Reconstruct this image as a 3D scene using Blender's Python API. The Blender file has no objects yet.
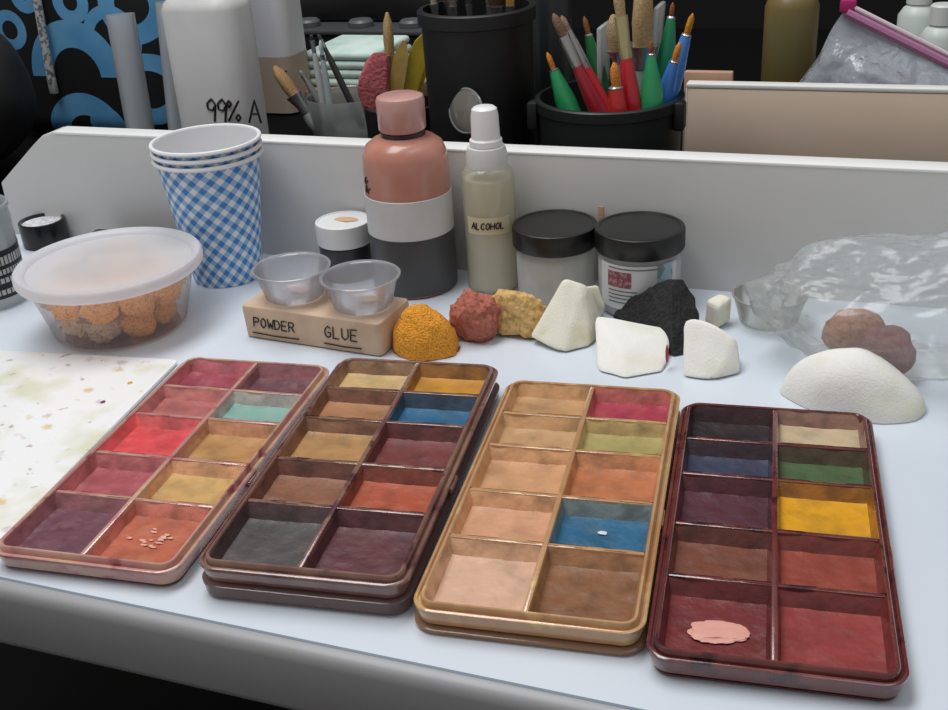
import bpy, bmesh, math, random
from mathutils import Vector, Matrix, noise
random.seed(7)
S = bpy.context.scene
COL = S.collection
R = math.radians

# ------------------------------------------------------------------ helpers
def lin(c):
    return tuple(((v/255)/12.92 if v/255 <= .04045 else ((v/255+.055)/1.055)**2.4) for v in c) + (1,)

def nodes(name):
    m = bpy.data.materials.new(name); m.use_nodes = True
    nt = m.node_tree; nt.nodes.clear()
    out = nt.nodes.new('ShaderNodeOutputMaterial')
    return m, nt, out

MC = {}
def M(name, col, rough=.5, col2=None, scale=40, lo=.4, hi=.6, detail=4, col3=None, scale3=90, lo3=.6, hi3=.7,
      bump=0, bscale=200, metal=0, coat=0, trans=0, sss=0, spec=.5, seed=0, vor=False):
    if name in MC: return MC[name]
    m, nt, out = nodes(name)
    p = nt.nodes.new('ShaderNodeBsdfPrincipled'); nt.links.new(p.outputs[0], out.inputs[0])
    p.inputs['Base Color'].default_value = lin(col)
    p.inputs['Roughness'].default_value = rough
    p.inputs['Metallic'].default_value = metal
    p.inputs['Coat Weight'].default_value = coat
    p.inputs['Coat Roughness'].default_value = .15
    p.inputs['Transmission Weight'].default_value = trans
    p.inputs['Specular IOR Level'].default_value = spec
    if sss:
        p.inputs['Subsurface Weight'].default_value = sss
        p.inputs['Subsurface Radius'].default_value = (1, .8, .6)
        p.inputs['Subsurface Scale'].default_value = .004
    tc = nt.nodes.new('ShaderNodeTexCoord')
    mp = nt.nodes.new('ShaderNodeMapping'); mp.inputs['Location'].default_value = (seed*1.37, seed*.71, seed*.29)
    nt.links.new(tc.outputs['Object'], mp.inputs['Vector'])
    cur = None
    def layer(prev, base, c, sc, a, b, d):
        n = nt.nodes.new('ShaderNodeTexNoise'); n.inputs['Scale'].default_value = sc; n.inputs['Detail'].default_value = d
        nt.links.new(mp.outputs[0], n.inputs['Vector'])
        r = nt.nodes.new('ShaderNodeMapRange'); r.inputs[1].default_value = a; r.inputs[2].default_value = b
        nt.links.new(n.outputs['Fac'], r.inputs[0])
        x = nt.nodes.new('ShaderNodeMix'); x.data_type = 'RGBA'
        nt.links.new(r.outputs[0], x.inputs['Factor'])
        if prev is None: x.inputs[6].default_value = lin(base)
        else: nt.links.new(prev, x.inputs[6])
        x.inputs[7].default_value = lin(c)
        return x.outputs[2]
    if col2: cur = layer(cur, col, col2, scale, lo, hi, detail)
    if col3: cur = layer(cur, col, col3, scale3, lo3, hi3, 3)
    if cur is not None: nt.links.new(cur, p.inputs['Base Color'])
    if bump:
        b = nt.nodes.new('ShaderNodeBump'); b.inputs['Strength'].default_value = bump; b.inputs['Distance'].default_value = .002
        if vor:
            n = nt.nodes.new('ShaderNodeTexVoronoi'); n.inputs['Scale'].default_value = bscale
            nt.links.new(mp.outputs[0], n.inputs['Vector']); nt.links.new(n.outputs['Distance'], b.inputs['Height'])
        else:
            n = nt.nodes.new('ShaderNodeTexNoise'); n.inputs['Scale'].default_value = bscale; n.inputs['Detail'].default_value = 3
            nt.links.new(mp.outputs[0], n.inputs['Vector']); nt.links.new(n.outputs['Fac'], b.inputs['Height'])
        nt.links.new(b.outputs[0], p.inputs['Normal'])
    MC[name] = m
    return m

def clear(name, tint=(255,255,255), body=.15, bodycol=(225,228,230), rough=.08, gloss=1.0, bump=0, bscale=60):
    """thin clear plastic: see-through, with a milky share and a fresnel gloss"""
    if name in MC: return MC[name]
    m, nt, out = nodes(name)
    t = nt.nodes.new('ShaderNodeBsdfTransparent'); t.inputs[0].default_value = lin(tint)
    d = nt.nodes.new('ShaderNodeBsdfDiffuse'); d.inputs[0].default_value = lin(bodycol)
    tr = nt.nodes.new('ShaderNodeBsdfTranslucent'); tr.inputs[0].default_value = lin(bodycol)
    mx0 = nt.nodes.new('ShaderNodeMixShader'); mx0.inputs[0].default_value = .5
    nt.links.new(d.outputs[0], mx0.inputs[1]); nt.links.new(tr.outputs[0], mx0.inputs[2])
    mx = nt.nodes.new('ShaderNodeMixShader'); mx.inputs[0].default_value = body
    nt.links.new(t.outputs[0], mx.inputs[1]); nt.links.new(mx0.outputs[0], mx.inputs[2])
    g = nt.nodes.new('ShaderNodeBsdfGlossy'); g.inputs['Roughness'].default_value = rough
    fr = nt.nodes.new('ShaderNodeLayerWeight'); fr.inputs[0].default_value = .25
    mu = nt.nodes.new('ShaderNodeMath'); mu.operation = 'MULTIPLY_ADD'; mu.inputs[1].default_value = .75*gloss; mu.inputs[2].default_value = .03*gloss
    nt.links.new(fr.outputs['Fresnel'], mu.inputs[0])
    fm = nt.nodes.new('ShaderNodeMixShader')
    nt.links.new(mu.outputs[0], fm.inputs[0]); nt.links.new(mx.outputs[0], fm.inputs[1]); nt.links.new(g.outputs[0], fm.inputs[2])
    nt.links.new(fm.outputs[0], out.inputs[0])
    if bump:
        tc = nt.nodes.new('ShaderNodeTexCoord')
        n = nt.nodes.new('ShaderNodeTexNoise'); n.inputs['Scale'].default_value = bscale; n.inputs['Detail'].default_value = 3
        nt.links.new(tc.outputs['Object'], n.inputs['Vector'])
        b = nt.nodes.new('ShaderNodeBump'); b.inputs['Strength'].default_value = bump; b.inputs['Distance'].default_value = .004
        nt.links.new(n.outputs['Fac'], b.inputs['Height'])
        for k in (g, d, fr): nt.links.new(b.outputs[0], k.inputs['Normal'])
    MC[name] = m
    return m

def obj(name, bm, mat, parent=None, loc=None, smooth=True, label=None, angle=40):
    me = bpy.data.meshes.new(name)
    bmesh.ops.recalc_face_normals(bm, faces=bm.faces[:])
    bm.to_mesh(me); bm.free()
    if smooth:
        for p in me.polygons: p.use_smooth = True
        me.set_sharp_from_angle(angle=R(angle))
    me.materials.append(mat)
    o = bpy.data.objects.new(name, me); COL.objects.link(o)
    if parent: o.parent = parent
    if loc is not None: o.location = loc
    if label: o['label'] = label
    return o

def tag(o, label, cat, group=None, kind=None):
    o['label'] = label; o['category'] = cat
    if group: o['group'] = group
    if kind: o['kind'] = kind
    return o

def thing(name, label, cat, loc=(0,0,0), rz=0, group=None):
    o = bpy.data.objects.new(name, None); COL.objects.link(o)
    o.empty_display_size = .01
    o.location = loc; o.rotation_euler = (0, 0, rz)
    return tag(o, label, cat, group)

def dup(root, loc, rz, label, mats=None):
    r = root.copy(); COL.objects.link(r); r.location = loc; r.rotation_euler = (0, 0, rz); r['label'] = label
    for ch in list(root.children):
        c = ch.copy(); COL.objects.link(c); c.parent = r
        for g in list(ch.children):
            d = g.copy(); COL.objects.link(d); d.parent = c
    return r

def add_lathe(bm, prof, seg=48, M4=None, cap0=False, cap1=False):
    M4 = M4 or Matrix()
    rings = []
    for r, z in prof:
        if r < 1e-6: rings.append([bm.verts.new(M4 @ Vector((0, 0, z)))])
        else: rings.append([bm.verts.new(M4 @ Vector((r*math.cos(2*math.pi*k/seg), r*math.sin(2*math.pi*k/seg), z))) for k in range(seg)])
    for a, b in zip(rings, rings[1:]):
        for k in range(seg):
            q = (k+1) % seg
            if len(a) == 1 and len(b) == 1: continue
            if len(a) == 1: bm.faces.new((a[0], b[q], b[k]))
            elif len(b) == 1: bm.faces.new((a[k], a[q], b[0]))
            else: bm.faces.new((a[k], a[q], b[q], b[k]))
    if cap0 and len(rings[0]) > 1: bm.faces.new(rings[0])
    if cap1 and len(rings[-1]) > 1: bm.faces.new(rings[-1])
    return bm

def lathe(prof, seg=48, M4=None, cap0=False, cap1=False):
    return add_lathe(bmesh.new(), prof, seg, M4, cap0, cap1)

def add_box(bm, x0, x1, y0, y1, z0, z1, bevel=0, segs=2, M4=None):
    b2 = bmesh.new()
    bmesh.ops.create_cube(b2, size=1)
    for v in b2.verts:
        v.co = Vector(((x0+x1)/2+v.co.x*(x1-x0), (y0+y1)/2+v.co.y*(y1-y0), (z0+z1)/2+v.co.z*(z1-z0)))
    if bevel: bmesh.ops.bevel(b2, geom=b2.edges[:], offset=bevel, segments=segs, profile=.5, affect='EDGES')
    if M4: bmesh.ops.transform(b2, matrix=M4, verts=b2.verts)
    join(bm, b2)
    return bm

def join(bm, b2):
    vm = {v: bm.verts.new(v.co) for v in b2.verts}
    for f in b2.faces:
        try: bm.faces.new([vm[v] for v in f.verts])
        except ValueError: pass
    b2.free()

def box(*a, **k): return add_box(bmesh.new(), *a, **k)

def rrect(hw, hl, r, n=6):
    r = max(r, 1e-4); pts = []
    for cx, cy, a0 in ((hw-r, hl-r, 0), (-hw+r, hl-r, 90), (-hw+r, -hl+r, 180), (hw-r, -hl+r, 270)):
        for k in range(n+1):
            a = R(a0+90*k/n); pts.append((cx+r*math.cos(a), cy+r*math.sin(a)))
    return pts

def add_rsweep(bm, hw, hl, rad, prof, cap0=False, cap1=False, n=6):
    """rounded rectangle swept through (inset, z) stations"""
    rings = []
    for ins, z in prof:
        rings.append([bm.verts.new((x, y, z)) for x, y in rrect(hw-ins, hl-ins, max(rad-ins, .0008), n)])
    for a, b in zip(rings, rings[1:]):
        for k in range(len(a)):
            q = (k+1) % len(a); bm.faces.new((a[k], a[q], b[q], b[k]))
    if cap0: bm.faces.new(rings[0])
    if cap1: bm.faces.new(rings[-1])
    return bm

def add_tube(bm, pts, r, seg=6):
    pts = [Vector(p) for p in pts]; rings = []
    for i, p in enumerate(pts):
        t = (pts[min(i+1, len(pts)-1)]-pts[max(i-1, 0)]).normalized()
        u = t.orthogonal().normalized(); w = t.cross(u)
        rr = r[i] if isinstance(r, (list, tuple)) else r
        rings.append([bm.verts.new(p+rr*(math.cos(2*math.pi*k/seg)*u+math.sin(2*math.pi*k/seg)*w)) for k in range(seg)])
    for a, b in zip(rings, rings[1:]):
        off = min(range(seg), key=lambda o: sum((a[k].co-b[(k+o) % seg].co).length for k in range(seg)))
        for k in range(seg): bm.faces.new((a[k], a[(k+1) % seg], b[(k+1+off) % seg], b[(k+off) % seg]))
    bm.faces.new(rings[0]); bm.faces.new(rings[-1])
    return bm

def hull(pts, bevel=.002, sub=0, amp=0, freq=60, seed=0, relax=0):
    bm = bmesh.new()
    for p in pts: bm.verts.new(p)
    r = bmesh.ops.convex_hull(bm, input=bm.verts[:])
    bmesh.ops.delete(bm, geom=[g for g in r['geom_interior'] if isinstance(g, bmesh.types.BMVert)], context='VERTS')
    bmesh.ops.dissolve_limit(bm, angle_limit=R(4), verts=bm.verts[:], edges=bm.edges[:])
    if bevel: bmesh.ops.bevel(bm, geom=bm.edges[:], offset=bevel, segments=2, profile=.5, affect='EDGES', clamp_overlap=True)
    if sub:
        bmesh.ops.triangulate(bm, faces=bm.faces[:])
        bmesh.ops.subdivide_edges(bm, edges=bm.edges[:], cuts=sub, use_grid_fill=True)
        for _ in range(relax): bmesh.ops.smooth_vert(bm, verts=bm.verts[:], factor=.5, use_axis_x=True, use_axis_y=True, use_axis_z=True)
        bm.normal_update()
        for v in bm.verts: v.co += v.normal*amp*noise.noise(v.co*freq+Vector((seed, seed, seed)))
    zmin = 0
    for v in bm.verts: v.co.z = max(v.co.z, zmin)
    return bm

def blob(rx, ry, rz, sub=3, amp=.15, freq=1.5, seed=0, flat=None, amp2=0, freq2=8):
    bm = bmesh.new(); bmesh.ops.create_icosphere(bm, subdivisions=sub, radius=1)
    for v in bm.verts:
        n = v.co.normalized(); s = Vector((seed*3.1, seed*1.7, seed))
        k = 1+amp*noise.noise(n*freq+s)+amp2*noise.noise(n*freq2+s)
        v.co = Vector((n.x*rx*k, n.y*ry*k, n.z*rz*k))
        if flat is not None: v.co.z = max(v.co.z, flat)
    return bm

# hand lettering: strokes in a unit cell
GL = {'P': [[(0,0),(0,1),(.5,.95),(.6,.75),(.45,.52),(0,.5)]], 'O': [[(.3,1),(.05,.75),(.05,.25),(.3,0),(.55,.25),(.55,.75),(.3,1)]],
      'W': [[(0,1),(.15,0),(.32,.65),(.5,0),(.65,1)]], 'D': [[(0,0),(0,1),(.4,.9),(.6,.5),(.4,.1),(0,0)]],
      'E': [[(.55,1),(0,1),(0,0),(.55,0)],[(0,.5),(.45,.5)]], 'R': [[(0,0),(0,1),(.5,.95),(.55,.7),(.4,.5),(0,.5)],[(.25,.5),(.6,0)]],
      'G': [[(.55,.85),(.3,1),(.05,.7),(.05,.25),(.3,0),(.55,.15),(.55,.45),(.3,.45)]], 'L': [[(0,1),(0,0),(.5,0)]],
      'U': [[(0,1),(0,.25),(.28,0),(.55,.25),(.55,1)]], 'A': [[(0,0),(.3,1),(.6,0)],[(.12,.4),(.48,.4)]],
      'C': [[(.55,.85),(.3,1),(.05,.7),(.05,.3),(.3,0),(.55,.15)]], 'H': [[(0,0),(0,1)],[(.55,0),(.55,1)],[(0,.5),(.55,.5)]],
      '9': [[(.5,.75),(.3,1),(.08,.8),(.12,.55),(.35,.5),(.5,.75),(.42,0)]], '%': [[(.05,.05),(.6,.95)],[(.1,.95),(0,.8),(.1,.65),(.22,.8),(.1,.95)],[(.55,.35),(.44,.2),(.55,.05),(.66,.2),(.55,.35)]],
      'T': [[(0,1),(.6,1)],[(.3,1),(.3,0)]], ' ': []}
def lettering(text, h, r, surf, adv=.82, slant=.12):
    """surf(u, v) -> point just off the surface, u along the line in metres from its middle"""
    bm = bmesh.new(); W = len(text)*adv*h
    for i, ch in enumerate(text):
        for st in GL[ch]:
            pts = []
            for (a, b), (c, d) in zip(st, st[1:]):
                for k in range(3):
                    t = k/3; pts.append((a+(c-a)*t, b+(d-b)*t))
            pts.append(st[-1])
            add_tube(bm, [surf(-W/2+(i*adv+x+slant*y)*h, y*h) for x, y in pts], r, 5)
    return bm
def cyl_surf(rad, z0, phi0, off=.0002):
    return lambda u, v: Vector(((rad+off)*math.cos(phi0+u/rad), (rad+off)*math.sin(phi0+u/rad), z0+v))

# ------------------------------------------------------------------ camera (desk-aligned world: x along the desk, y away, z = 0 on the desktop)
F = 1107.5
RX, UP, FW = Vector((.9409, .3336, -.0584)), Vector((-.1006, .44, .8923)), Vector((-.3234, .8337, -.4476))
CAM = Vector((0, 0, .294))
cd = bpy.data.cameras.new('camera'); cam = bpy.data.objects.new('camera', cd); COL.objects.link(cam)
m3 = Matrix((RX, UP, -FW)).transposed().to_4x4(); m3.translation = CAM
cam.matrix_world = m3; cd.sensor_width = 36; cd.lens = 36*F/948; cd.clip_start = .01
S.camera = cam
def ray(px, py): return FW+RX*((px-474)/F)+UP*((355-py)/F)
def on(px, py, z=0):
    d = ray(px, py); return CAM+d*((z-CAM.z)/d.z)
def at(px, py, Y):
    d = ray(px, py); return CAM+d*(Y/d.y)

# ------------------------------------------------------------------ setting
white_lam = M('white_laminate', (206,205,203), .35, (201,200,199), 6, bump=.02, bscale=500)
black_cloth = M('black_cloth', (14,14,15), .9)
o = obj('floor', box(-3, 3, -2, 2.4, -.78, -.75), M('dark_floor', (16,15,15), .8)); o['kind'] = 'structure'
o = obj('wall_back', box(-3, 3, 2.4, 2.45, -.78, 1.9), M('black_wall', (13,13,14), .9)); o['kind'] = 'structure'

# the white desk
desk = thing('makeup_desk', 'white laminate makeup desk with raised back panel under all the palettes', 'desk', (0, 0, -.0004))
bm = bmesh.new()   # desktop: profile swept along x with a soft front edge
fr = .288
prof = [(fr+.0064, -.036), (fr+.0064, 0), (.688, 0), (.688, -.036)]
ra = [bm.verts.new((-1.0, y, z)) for y, z in prof]; rb = [bm.verts.new((.75, y, z)) for y, z in prof]
for k in range(len(prof)):
    q = (k+1) % len(prof); bm.faces.new((ra[k], ra[q], rb[q], rb[k]))
bm.faces.new(ra); bm.faces.new(rb)
obj('desktop', bm, M('desk_laminate', (218,225,234), .28, (212,220,230), 6, bump=.02, bscale=500), desk)
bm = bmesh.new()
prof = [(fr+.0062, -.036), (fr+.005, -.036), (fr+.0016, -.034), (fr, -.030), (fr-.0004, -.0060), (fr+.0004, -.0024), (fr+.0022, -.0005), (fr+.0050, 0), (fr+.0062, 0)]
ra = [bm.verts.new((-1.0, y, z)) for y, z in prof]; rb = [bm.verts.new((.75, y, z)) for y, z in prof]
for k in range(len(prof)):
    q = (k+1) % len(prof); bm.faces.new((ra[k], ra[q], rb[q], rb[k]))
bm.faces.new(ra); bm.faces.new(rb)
obj('edge_band', bm, M('edge_shade_grey', (160,160,162), .4), desk, label='rounded front edge band with shade put into its grey')  # darker grey than the desk: shade of the unlit front put into the colour
obj('edge_seam', box(-1.0, .75, fr+.0058, fr+.0071, -.001, .00012), M('seam_grey', (120,135,150), .4), desk, label='thin grey seam along the front edge')
bm = bmesh.new()   # back panel with a clipped left corner
outl = [(-.655, 0), (-.655, .044), (-.612, .0775), (-.604, .0835), (-.594, .0870), (.75, .0870), (.75, 0)]
fa = [bm.verts.new((x, .672, z)) for x, z in outl]; ba = [bm.verts.new((x, .688, z)) for x, z in outl]
bm.faces.new(fa); bm.faces.new(ba)
for k in range(len(outl)):
    q = (k+1) % len(outl); bm.faces.new((fa[k], fa[q], ba[q], ba[k]))
es = [e for e in bm.edges if all(v.co.z > .04 for v in e.verts) and abs(e.verts[0].co.y-e.verts[1].co.y) < .001]
bmesh.ops.bevel(bm, geom=es, offset=.0015, segments=2, profile=.5, affect='EDGES')
obj('back_panel', bm, white_lam, desk, smooth=True, angle=60)
obj('top_edging', box(-.592, .75, .6716, .6884, .0850, .0873, .0008), M('edging_white', (244,244,242), .35), desk, label='white edging along the top of the back panel')
for x in (-.96, .71):
    obj('leg', box(x-.02, x+.02, .34, .68, -.75, -.036, .003), white_lam, desk)

# the dark table behind
bt = thing('side_table', 'black table behind the white back panel carrying jugs and brush cups', 'table')
obj('table_top', box(-1.3, .6, .694, 1.55, -.03, -.0005, .003), M('black_top', (7,7,8), .9, spec=.1), bt)
for x in (-1.2, .5):
    for y in (.78, 1.45): obj('leg', box(x-.02, x+.02, y-.02, y+.02, -.75, -.03), black_cloth, bt)

# ------------------------------------------------------------------ palettes
W, L, HT = .0915, .1920, .0105
OW, DV = .0046, .0026
ROWS = (.175, .168, .215, .195, .247)     # the wells get longer towards the front
def rowspans():
    cl = L-2*OW-4*DV; y = L/2-OW
    for f in ROWS:
        yield y-f*cl, y
        y -= f*cl+DV
def cellgrid():
    cw = (W-2*OW-DV)/2
    for r, (y0, y1) in enumerate(rowspans()):
        for c in range(2):
            x0 = -W/2+OW+c*(cw+DV)
            yield r, c, x0, x0+cw, y0, y1
def tray_bm():
    bm = bmesh.new()
    add_rsweep(bm, W/2, L/2, .009, [(.003, .0002), (.0014, .0008), (.0006, .004), (.0003, HT-.0040), (-.0004, HT-.0036), (-.0004, HT-.0024), (.0001, HT-.0020), (.0009, HT-.0020), (.0013, HT-.0032), (.0022, HT-.0032), (.0025, HT-.0004), (.0029, HT), (.0037, HT), (.0041, HT-.0004), (.0046, .002)], cap0=True, cap1=True, n=7)
    ow, dv = OW, DV
    add_box(bm, -dv/2, dv/2, -L/2+.0042, L/2-.0042, .0015, HT-.0004, .0007)
    for r, (y0, y1) in enumerate(rowspans()):
        if r == 4: continue
        add_box(bm, -W/2+.0042, W/2-.0042, y0-dv, y0, .0015, HT-.0008, .0007)
    return bm
def paint_bm(x0, x1, y0, y1, fill, seed, crust=1.0):
    bm = bmesh.new(); n = 26
    x0 -= .0006; x1 += .0006; y0 -= .0006; y1 += .0006
    WX, WY = .0020, .0042        # sloping sides of the wells
    def coords(a, b, w):
        e = [0, w*.2, w*.42, w*.65, w*.85, w, w*1.15]
        return [a+k for k in e]+[a+e[-1]+(b-a-2*e[-1])*k/18 for k in range(1, 18)]+[b-k for k in reversed(e)]
    xs, ys = coords(x0, x1, WX), coords(y0, y1, WY); g = []
    for y in ys:
        row = []
        for x in xs:
            dx, dy = min(x-x0, x1-x), min(y-y0, y1-y)
            v = Vector((x*130+seed*7, y*130, seed*3.3))
            wob = noise.noise(v*.8)
            z = fill + .0004*noise.noise(v)+.0003*noise.noise(v*2.6)
            lim = HT-.0006-.0022*max(0, wob)*crust
            cx, cy = (x-(x0+x1)/2)/((x1-x0)/2), (y-(y0+y1)/2)/((y1-y0)/2)
            z += .0008*max(0, (max(abs(cx), abs(cy))-.7)/.3)**1.5
            k = max(0, 1-dx/WX, 1-dy/WY)
            z = z+(lim-z)*k
            row.append(bm.verts.new((x, y, max(z, .0021))))
        g.append(row)
    for i, (a, b) in enumerate(zip(g, g[1:])):
        for k in range(len(a)-1):
            f = bm.faces.new((a[k], a[k+1], b[k+1], b[k]))
            if i < 5 or k < 5 or i > len(g)-7 or k > len(a)-7: f.material_index = 1   # dried crust on the walls
    return bm
TRAYS = {}
def palette(idx, label, x, y, rz, lidh, stain, lidtint, paints, lidbody):
    t = thing('makeup_palette', label, 'makeup palette', (x, y, 0), rz, 'ten-well makeup palettes on the desk')
    lb = bmesh.new()
    add_rsweep(lb, W/2+.0003, L/2+.0003, .0095, [(.0035, .0002), (.0012, .0006), (.0003, .0018), (0, max(.002, lidh-.0024)), (-.0005, lidh-.0018), (-.0005, lidh-.0006), (.0004, lidh-.0001), (.003, lidh-.0001)] if lidh > .0026 else [(.0040, .0002), (.0026, .0004), (.0020, lidh-.0001), (.004, lidh-.0001)], cap0=True, cap1=False, n=7)
    obj('lid', lb, clear('palette_lid_%d' % idx, lidtint, .62, lidbody, .12), t, label='clear stained plastic lid tucked underneath')
    tr = obj('tray', tray_bm(), M('tray_%d' % idx, stain[0], .2, stain[1], 38, .40, .66, 6, stain[2], 75, .57, .68, bump=.12, bscale=160, coat=1.0, seed=idx*3), t, (0, 0, lidh))
    if len(TRAYS): pass
    for (r, c, x0, x1, y0, y1), (pc, fill, nm) in zip(cellgrid(), paints):
        pc = tuple(int(v*.93+u_*.07) for v, u_ in zip(pc, (150, 122, 108)))
        p2 = tuple(max(0, int(v*.80)) for v in pc); p3 = tuple(int(v*.74+w_*.26) for v, w_ in zip(pc, stain[1]))
        cb = {1: 1.16, 2: .96, 3: 1.10, 4: .98}[idx]; cr = tuple(min(255, int((.55*v+.45*w_)*cb)) for v, w_ in zip(pc, stain[0])); cr2 = tuple(int(v*.78) for v in cr)
        mt = M('paint_%d_%d_%d' % (idx, r, c), pc, .42, p2, 70, .45, .75, 5, p3, 110, .52, .80, bump=.2, bscale=260, seed=idx*10+r*2+c, coat=.15)
        pw = obj('paint_well', paint_bm(x0, x1, y0, y1, fill, idx*10+r*2+c), mt, t, (0, 0, lidh), label=nm+' paint')
        pw.data.materials.append(M('crust_%d_%d_%d' % (idx, r, c), cr, .35, cr2, 90, .42, .66, 5, bump=.3, bscale=220, seed=idx+r*3+c, coat=.3))
    for sx in (-1, 1):
        obj('latch', box(sx*(W/2)-.0012, sx*(W/2)+.0012, -.022, -.010, HT-.0072, HT-.0042, .0006), MC['tray_%d' % idx], t, (0, 0, lidh))
    return t

D1, D2, D3 = .0026, .0032, .0023
P1 = [((160,62,82), D2, 'mauve red'), ((102,60,72), D3, 'plum'),
      ((182,102,98), D2, 'dusty pink'), ((132,178,168), D2, 'pale teal'),
      ((228,72,78), D2, 'bright coral red'), ((192,142,84), D1, 'golden tan'),
      ((172,82,90), D1, 'rose'), ((212,170,102), D2, 'sand yellow'),
      ((106,62,78), D1, 'dark plum'), ((192,100,72), D2, 'terracotta')]
P2 = [((212,178,120), D2, 'cream tan'), ((204,142,34), D2, 'mustard'),
      ((176,122,80), D2, 'tan brown'), ((22,96,138), D3, 'blue'),
      ((186,140,86), D2, 'ochre tan'), ((116,52,50), D3, 'maroon'),
      ((140,90,66), D1, 'brown'), ((176,80,50), D1, 'rust orange'),
      ((74,72,72), D1, 'charcoal'), ((92,46,54), D3, 'dark plum')]
P3 = [((196,150,102), D2, 'light tan'), ((172,50,74), D2, 'crimson'),
      ((198,156,110), D2, 'warm beige'), ((172,160,98), D2, 'olive green'),
      ((212,158,114), D2, 'peach tan'), ((196,118,76), D2, 'rust tan'),
      ((216,160,122), D2, 'peach'), ((34,100,140), D1, 'blue'),
      ((222,180,152), D1, 'pale pink beige'), ((134,88,56), D1, 'brown')]
P4 = [((36,30,34), D3, 'black'), ((204,184,148), D2, 'cream'),
      ((50,60,84), D3, 'navy blue'), ((74,100,62), D3, 'green'),
      ((82,40,54), D3, 'dark plum'), ((230,164,24), D2, 'bright yellow'),
      ((120,68,50), D1, 'brown'), ((150,66,50), D2, 'rust red'),
      ((116,38,40), D1, 'dark red'), ((150,58,56), D1, 'brick red')]
AR = R(6.0)
p1 = palette(1, 'leftmost palette with bright coral and pale teal wells, beside the stained white sheet', -0.3163, 0.3980, R(5.45), .0010, ((192,134,130), (208,172,142), (158,88,92)), (240,214,210), P1, (206,170,168))
p2 = palette(2, 'dark plum palette with charcoal front well, second from the left', -0.2159, 0.4068, R(6.83), .0080, ((112,72,72), (150,116,98), (82,44,54)), (215,186,184), P2, (168,136,134))
p3 = palette(3, 'tan stained palette of beige flesh tones with one blue well, second from the right', -0.1194, 0.4111, R(5.95), .0030, ((198,154,112), (184,136,92), (214,178,120)), (232,200,180), P3, (212,172,142))
p4 = palette(4, 'dark red palette with black and bright yellow wells, rightmost of the four', -0.0254, 0.4107, R(5.86), .0018, ((100,46,48), (120,62,54), (64,30,40)), (220,170,165), P4, (150,80,80))
# residue lumps left on the paint
cells = {(r, c): (x0, x1, y0, y1) for r, c, x0, x1, y0, y1 in cellgrid()}
x0, x1, y0, y1 = cells[(4, 0)]
sm = blob(.0102, .0058, .0009, 4, .5, 1.4, 3, None, .12, 5)
obj('paint_smear', sm, M('pink_smear', (226,164,150), .5), p4, ((x0+x1)/2+.001, (y0+y1)/2-.002, .0018+D1+.0006), label='pale pink smear on the dark red paint')
x0, x1, y0, y1 = cells[(3, 1)]
obj('paint_smear', blob(.0022, .0014, .0006, 2, .3, 1.6, 5), M('white_smear', (215,225,230), .5), p3, ((x0+x1)/2, (y0+y1)/2+.002, .0030+D1+.0005), label='white speck on the blue paint')
x0, x1, y0, y1 = cells[(4, 1)]
bm = bmesh.new()
for k in range(16):
    b2 = blob(.0012+random.random()*.0012, .0006+random.random()*.0006, .0004, 1, .4, 2, k)
    bmesh.ops.translate(b2, vec=((x0+x1)/2+random.gauss(0, .006), (y0+y1)/2+.002+random.gauss(0, .004), 0), verts=b2.verts); join(bm, b2)
obj('paint_smear', bm, M('pale_flecks', (226,172,150), .5), p1, (0, 0, .001+D2+.0004), label='pale pink flecks on the terracotta paint')

# ------------------------------------------------------------------ stained sheet under the first palette's left side
sh = bmesh.new()
add_rsweep(sh, .070, .118, .004, [(.0006, .0), (0, .0004), (0, .0020), (.0006, .0024)], cap0=True, cap1=True)
m, nt, out = nodes('stained_white'); p = nt.nodes.new('ShaderNodeBsdfPrincipled'); nt.links.new(p.outputs[0], out.inputs[0])
p.inputs['Roughness'].default_value = .3
tc = nt.nodes.new('ShaderNodeTexCoord'); cur = None
for sc, lo, hi, c, off in ((22, .54, .66, (230,230,206), 3), (60, .63, .70, (216,206,206), 9), (48, .66, .72, (232,208,166), 14), (110, .66, .72, (196,178,170), 21)):
    mp = nt.nodes.new('ShaderNodeMapping'); mp.inputs['Location'].default_value = (off, off*.3, 0); nt.links.new(tc.outputs['Object'], mp.inputs[0])
    n = nt.nodes.new('ShaderNodeTexNoise'); n.inputs['Scale'].default_value = sc; n.inputs['Detail'].default_value = 4; nt.links.new(mp.outputs[0], n.inputs['Vector'])
    r = nt.nodes.new('ShaderNodeMapRange'); r.inputs[1].default_value = lo; r.inputs[2].default_value = hi; nt.links.new(n.outputs['Fac'], r.inputs[0])
    x = nt.nodes.new('ShaderNodeMix'); x.data_type = 'RGBA'; nt.links.new(r.outputs[0], x.inputs['Factor'])
    if cur is None: x.inputs[6].default_value = lin((250,250,250))
    else: nt.links.new(cur, x.inputs[6])
    x.inputs[7].default_value = lin(c); cur = x.outputs[2]
nt.links.new(cur, p.inputs['Base Color'])
o = obj('mixing_sheet', sh, m, None, (-.4395, .372, .0001)); o.rotation_euler.z = R(7)
tag(o, 'flat white mixing sheet with dried paint stains at the left desk edge', 'mixing sheet')
for k, (px, py, c) in enumerate(((130, 383, (205,170,40)), (103, 402, (130,70,90)))):
    q = on(px, py, .0025)
    ob = obj('paint_spot', blob(.0016, .0018, .0005, 2, .3, 2, k), M('spot_%d' % k, c, .4), o, label=('mustard yellow', 'plum')[k]+' paint spot')
    ob.location = Matrix.Rotation(-R(7), 3, 'Z') @ (q-Vector((-.4395, .372, .0001)))

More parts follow.
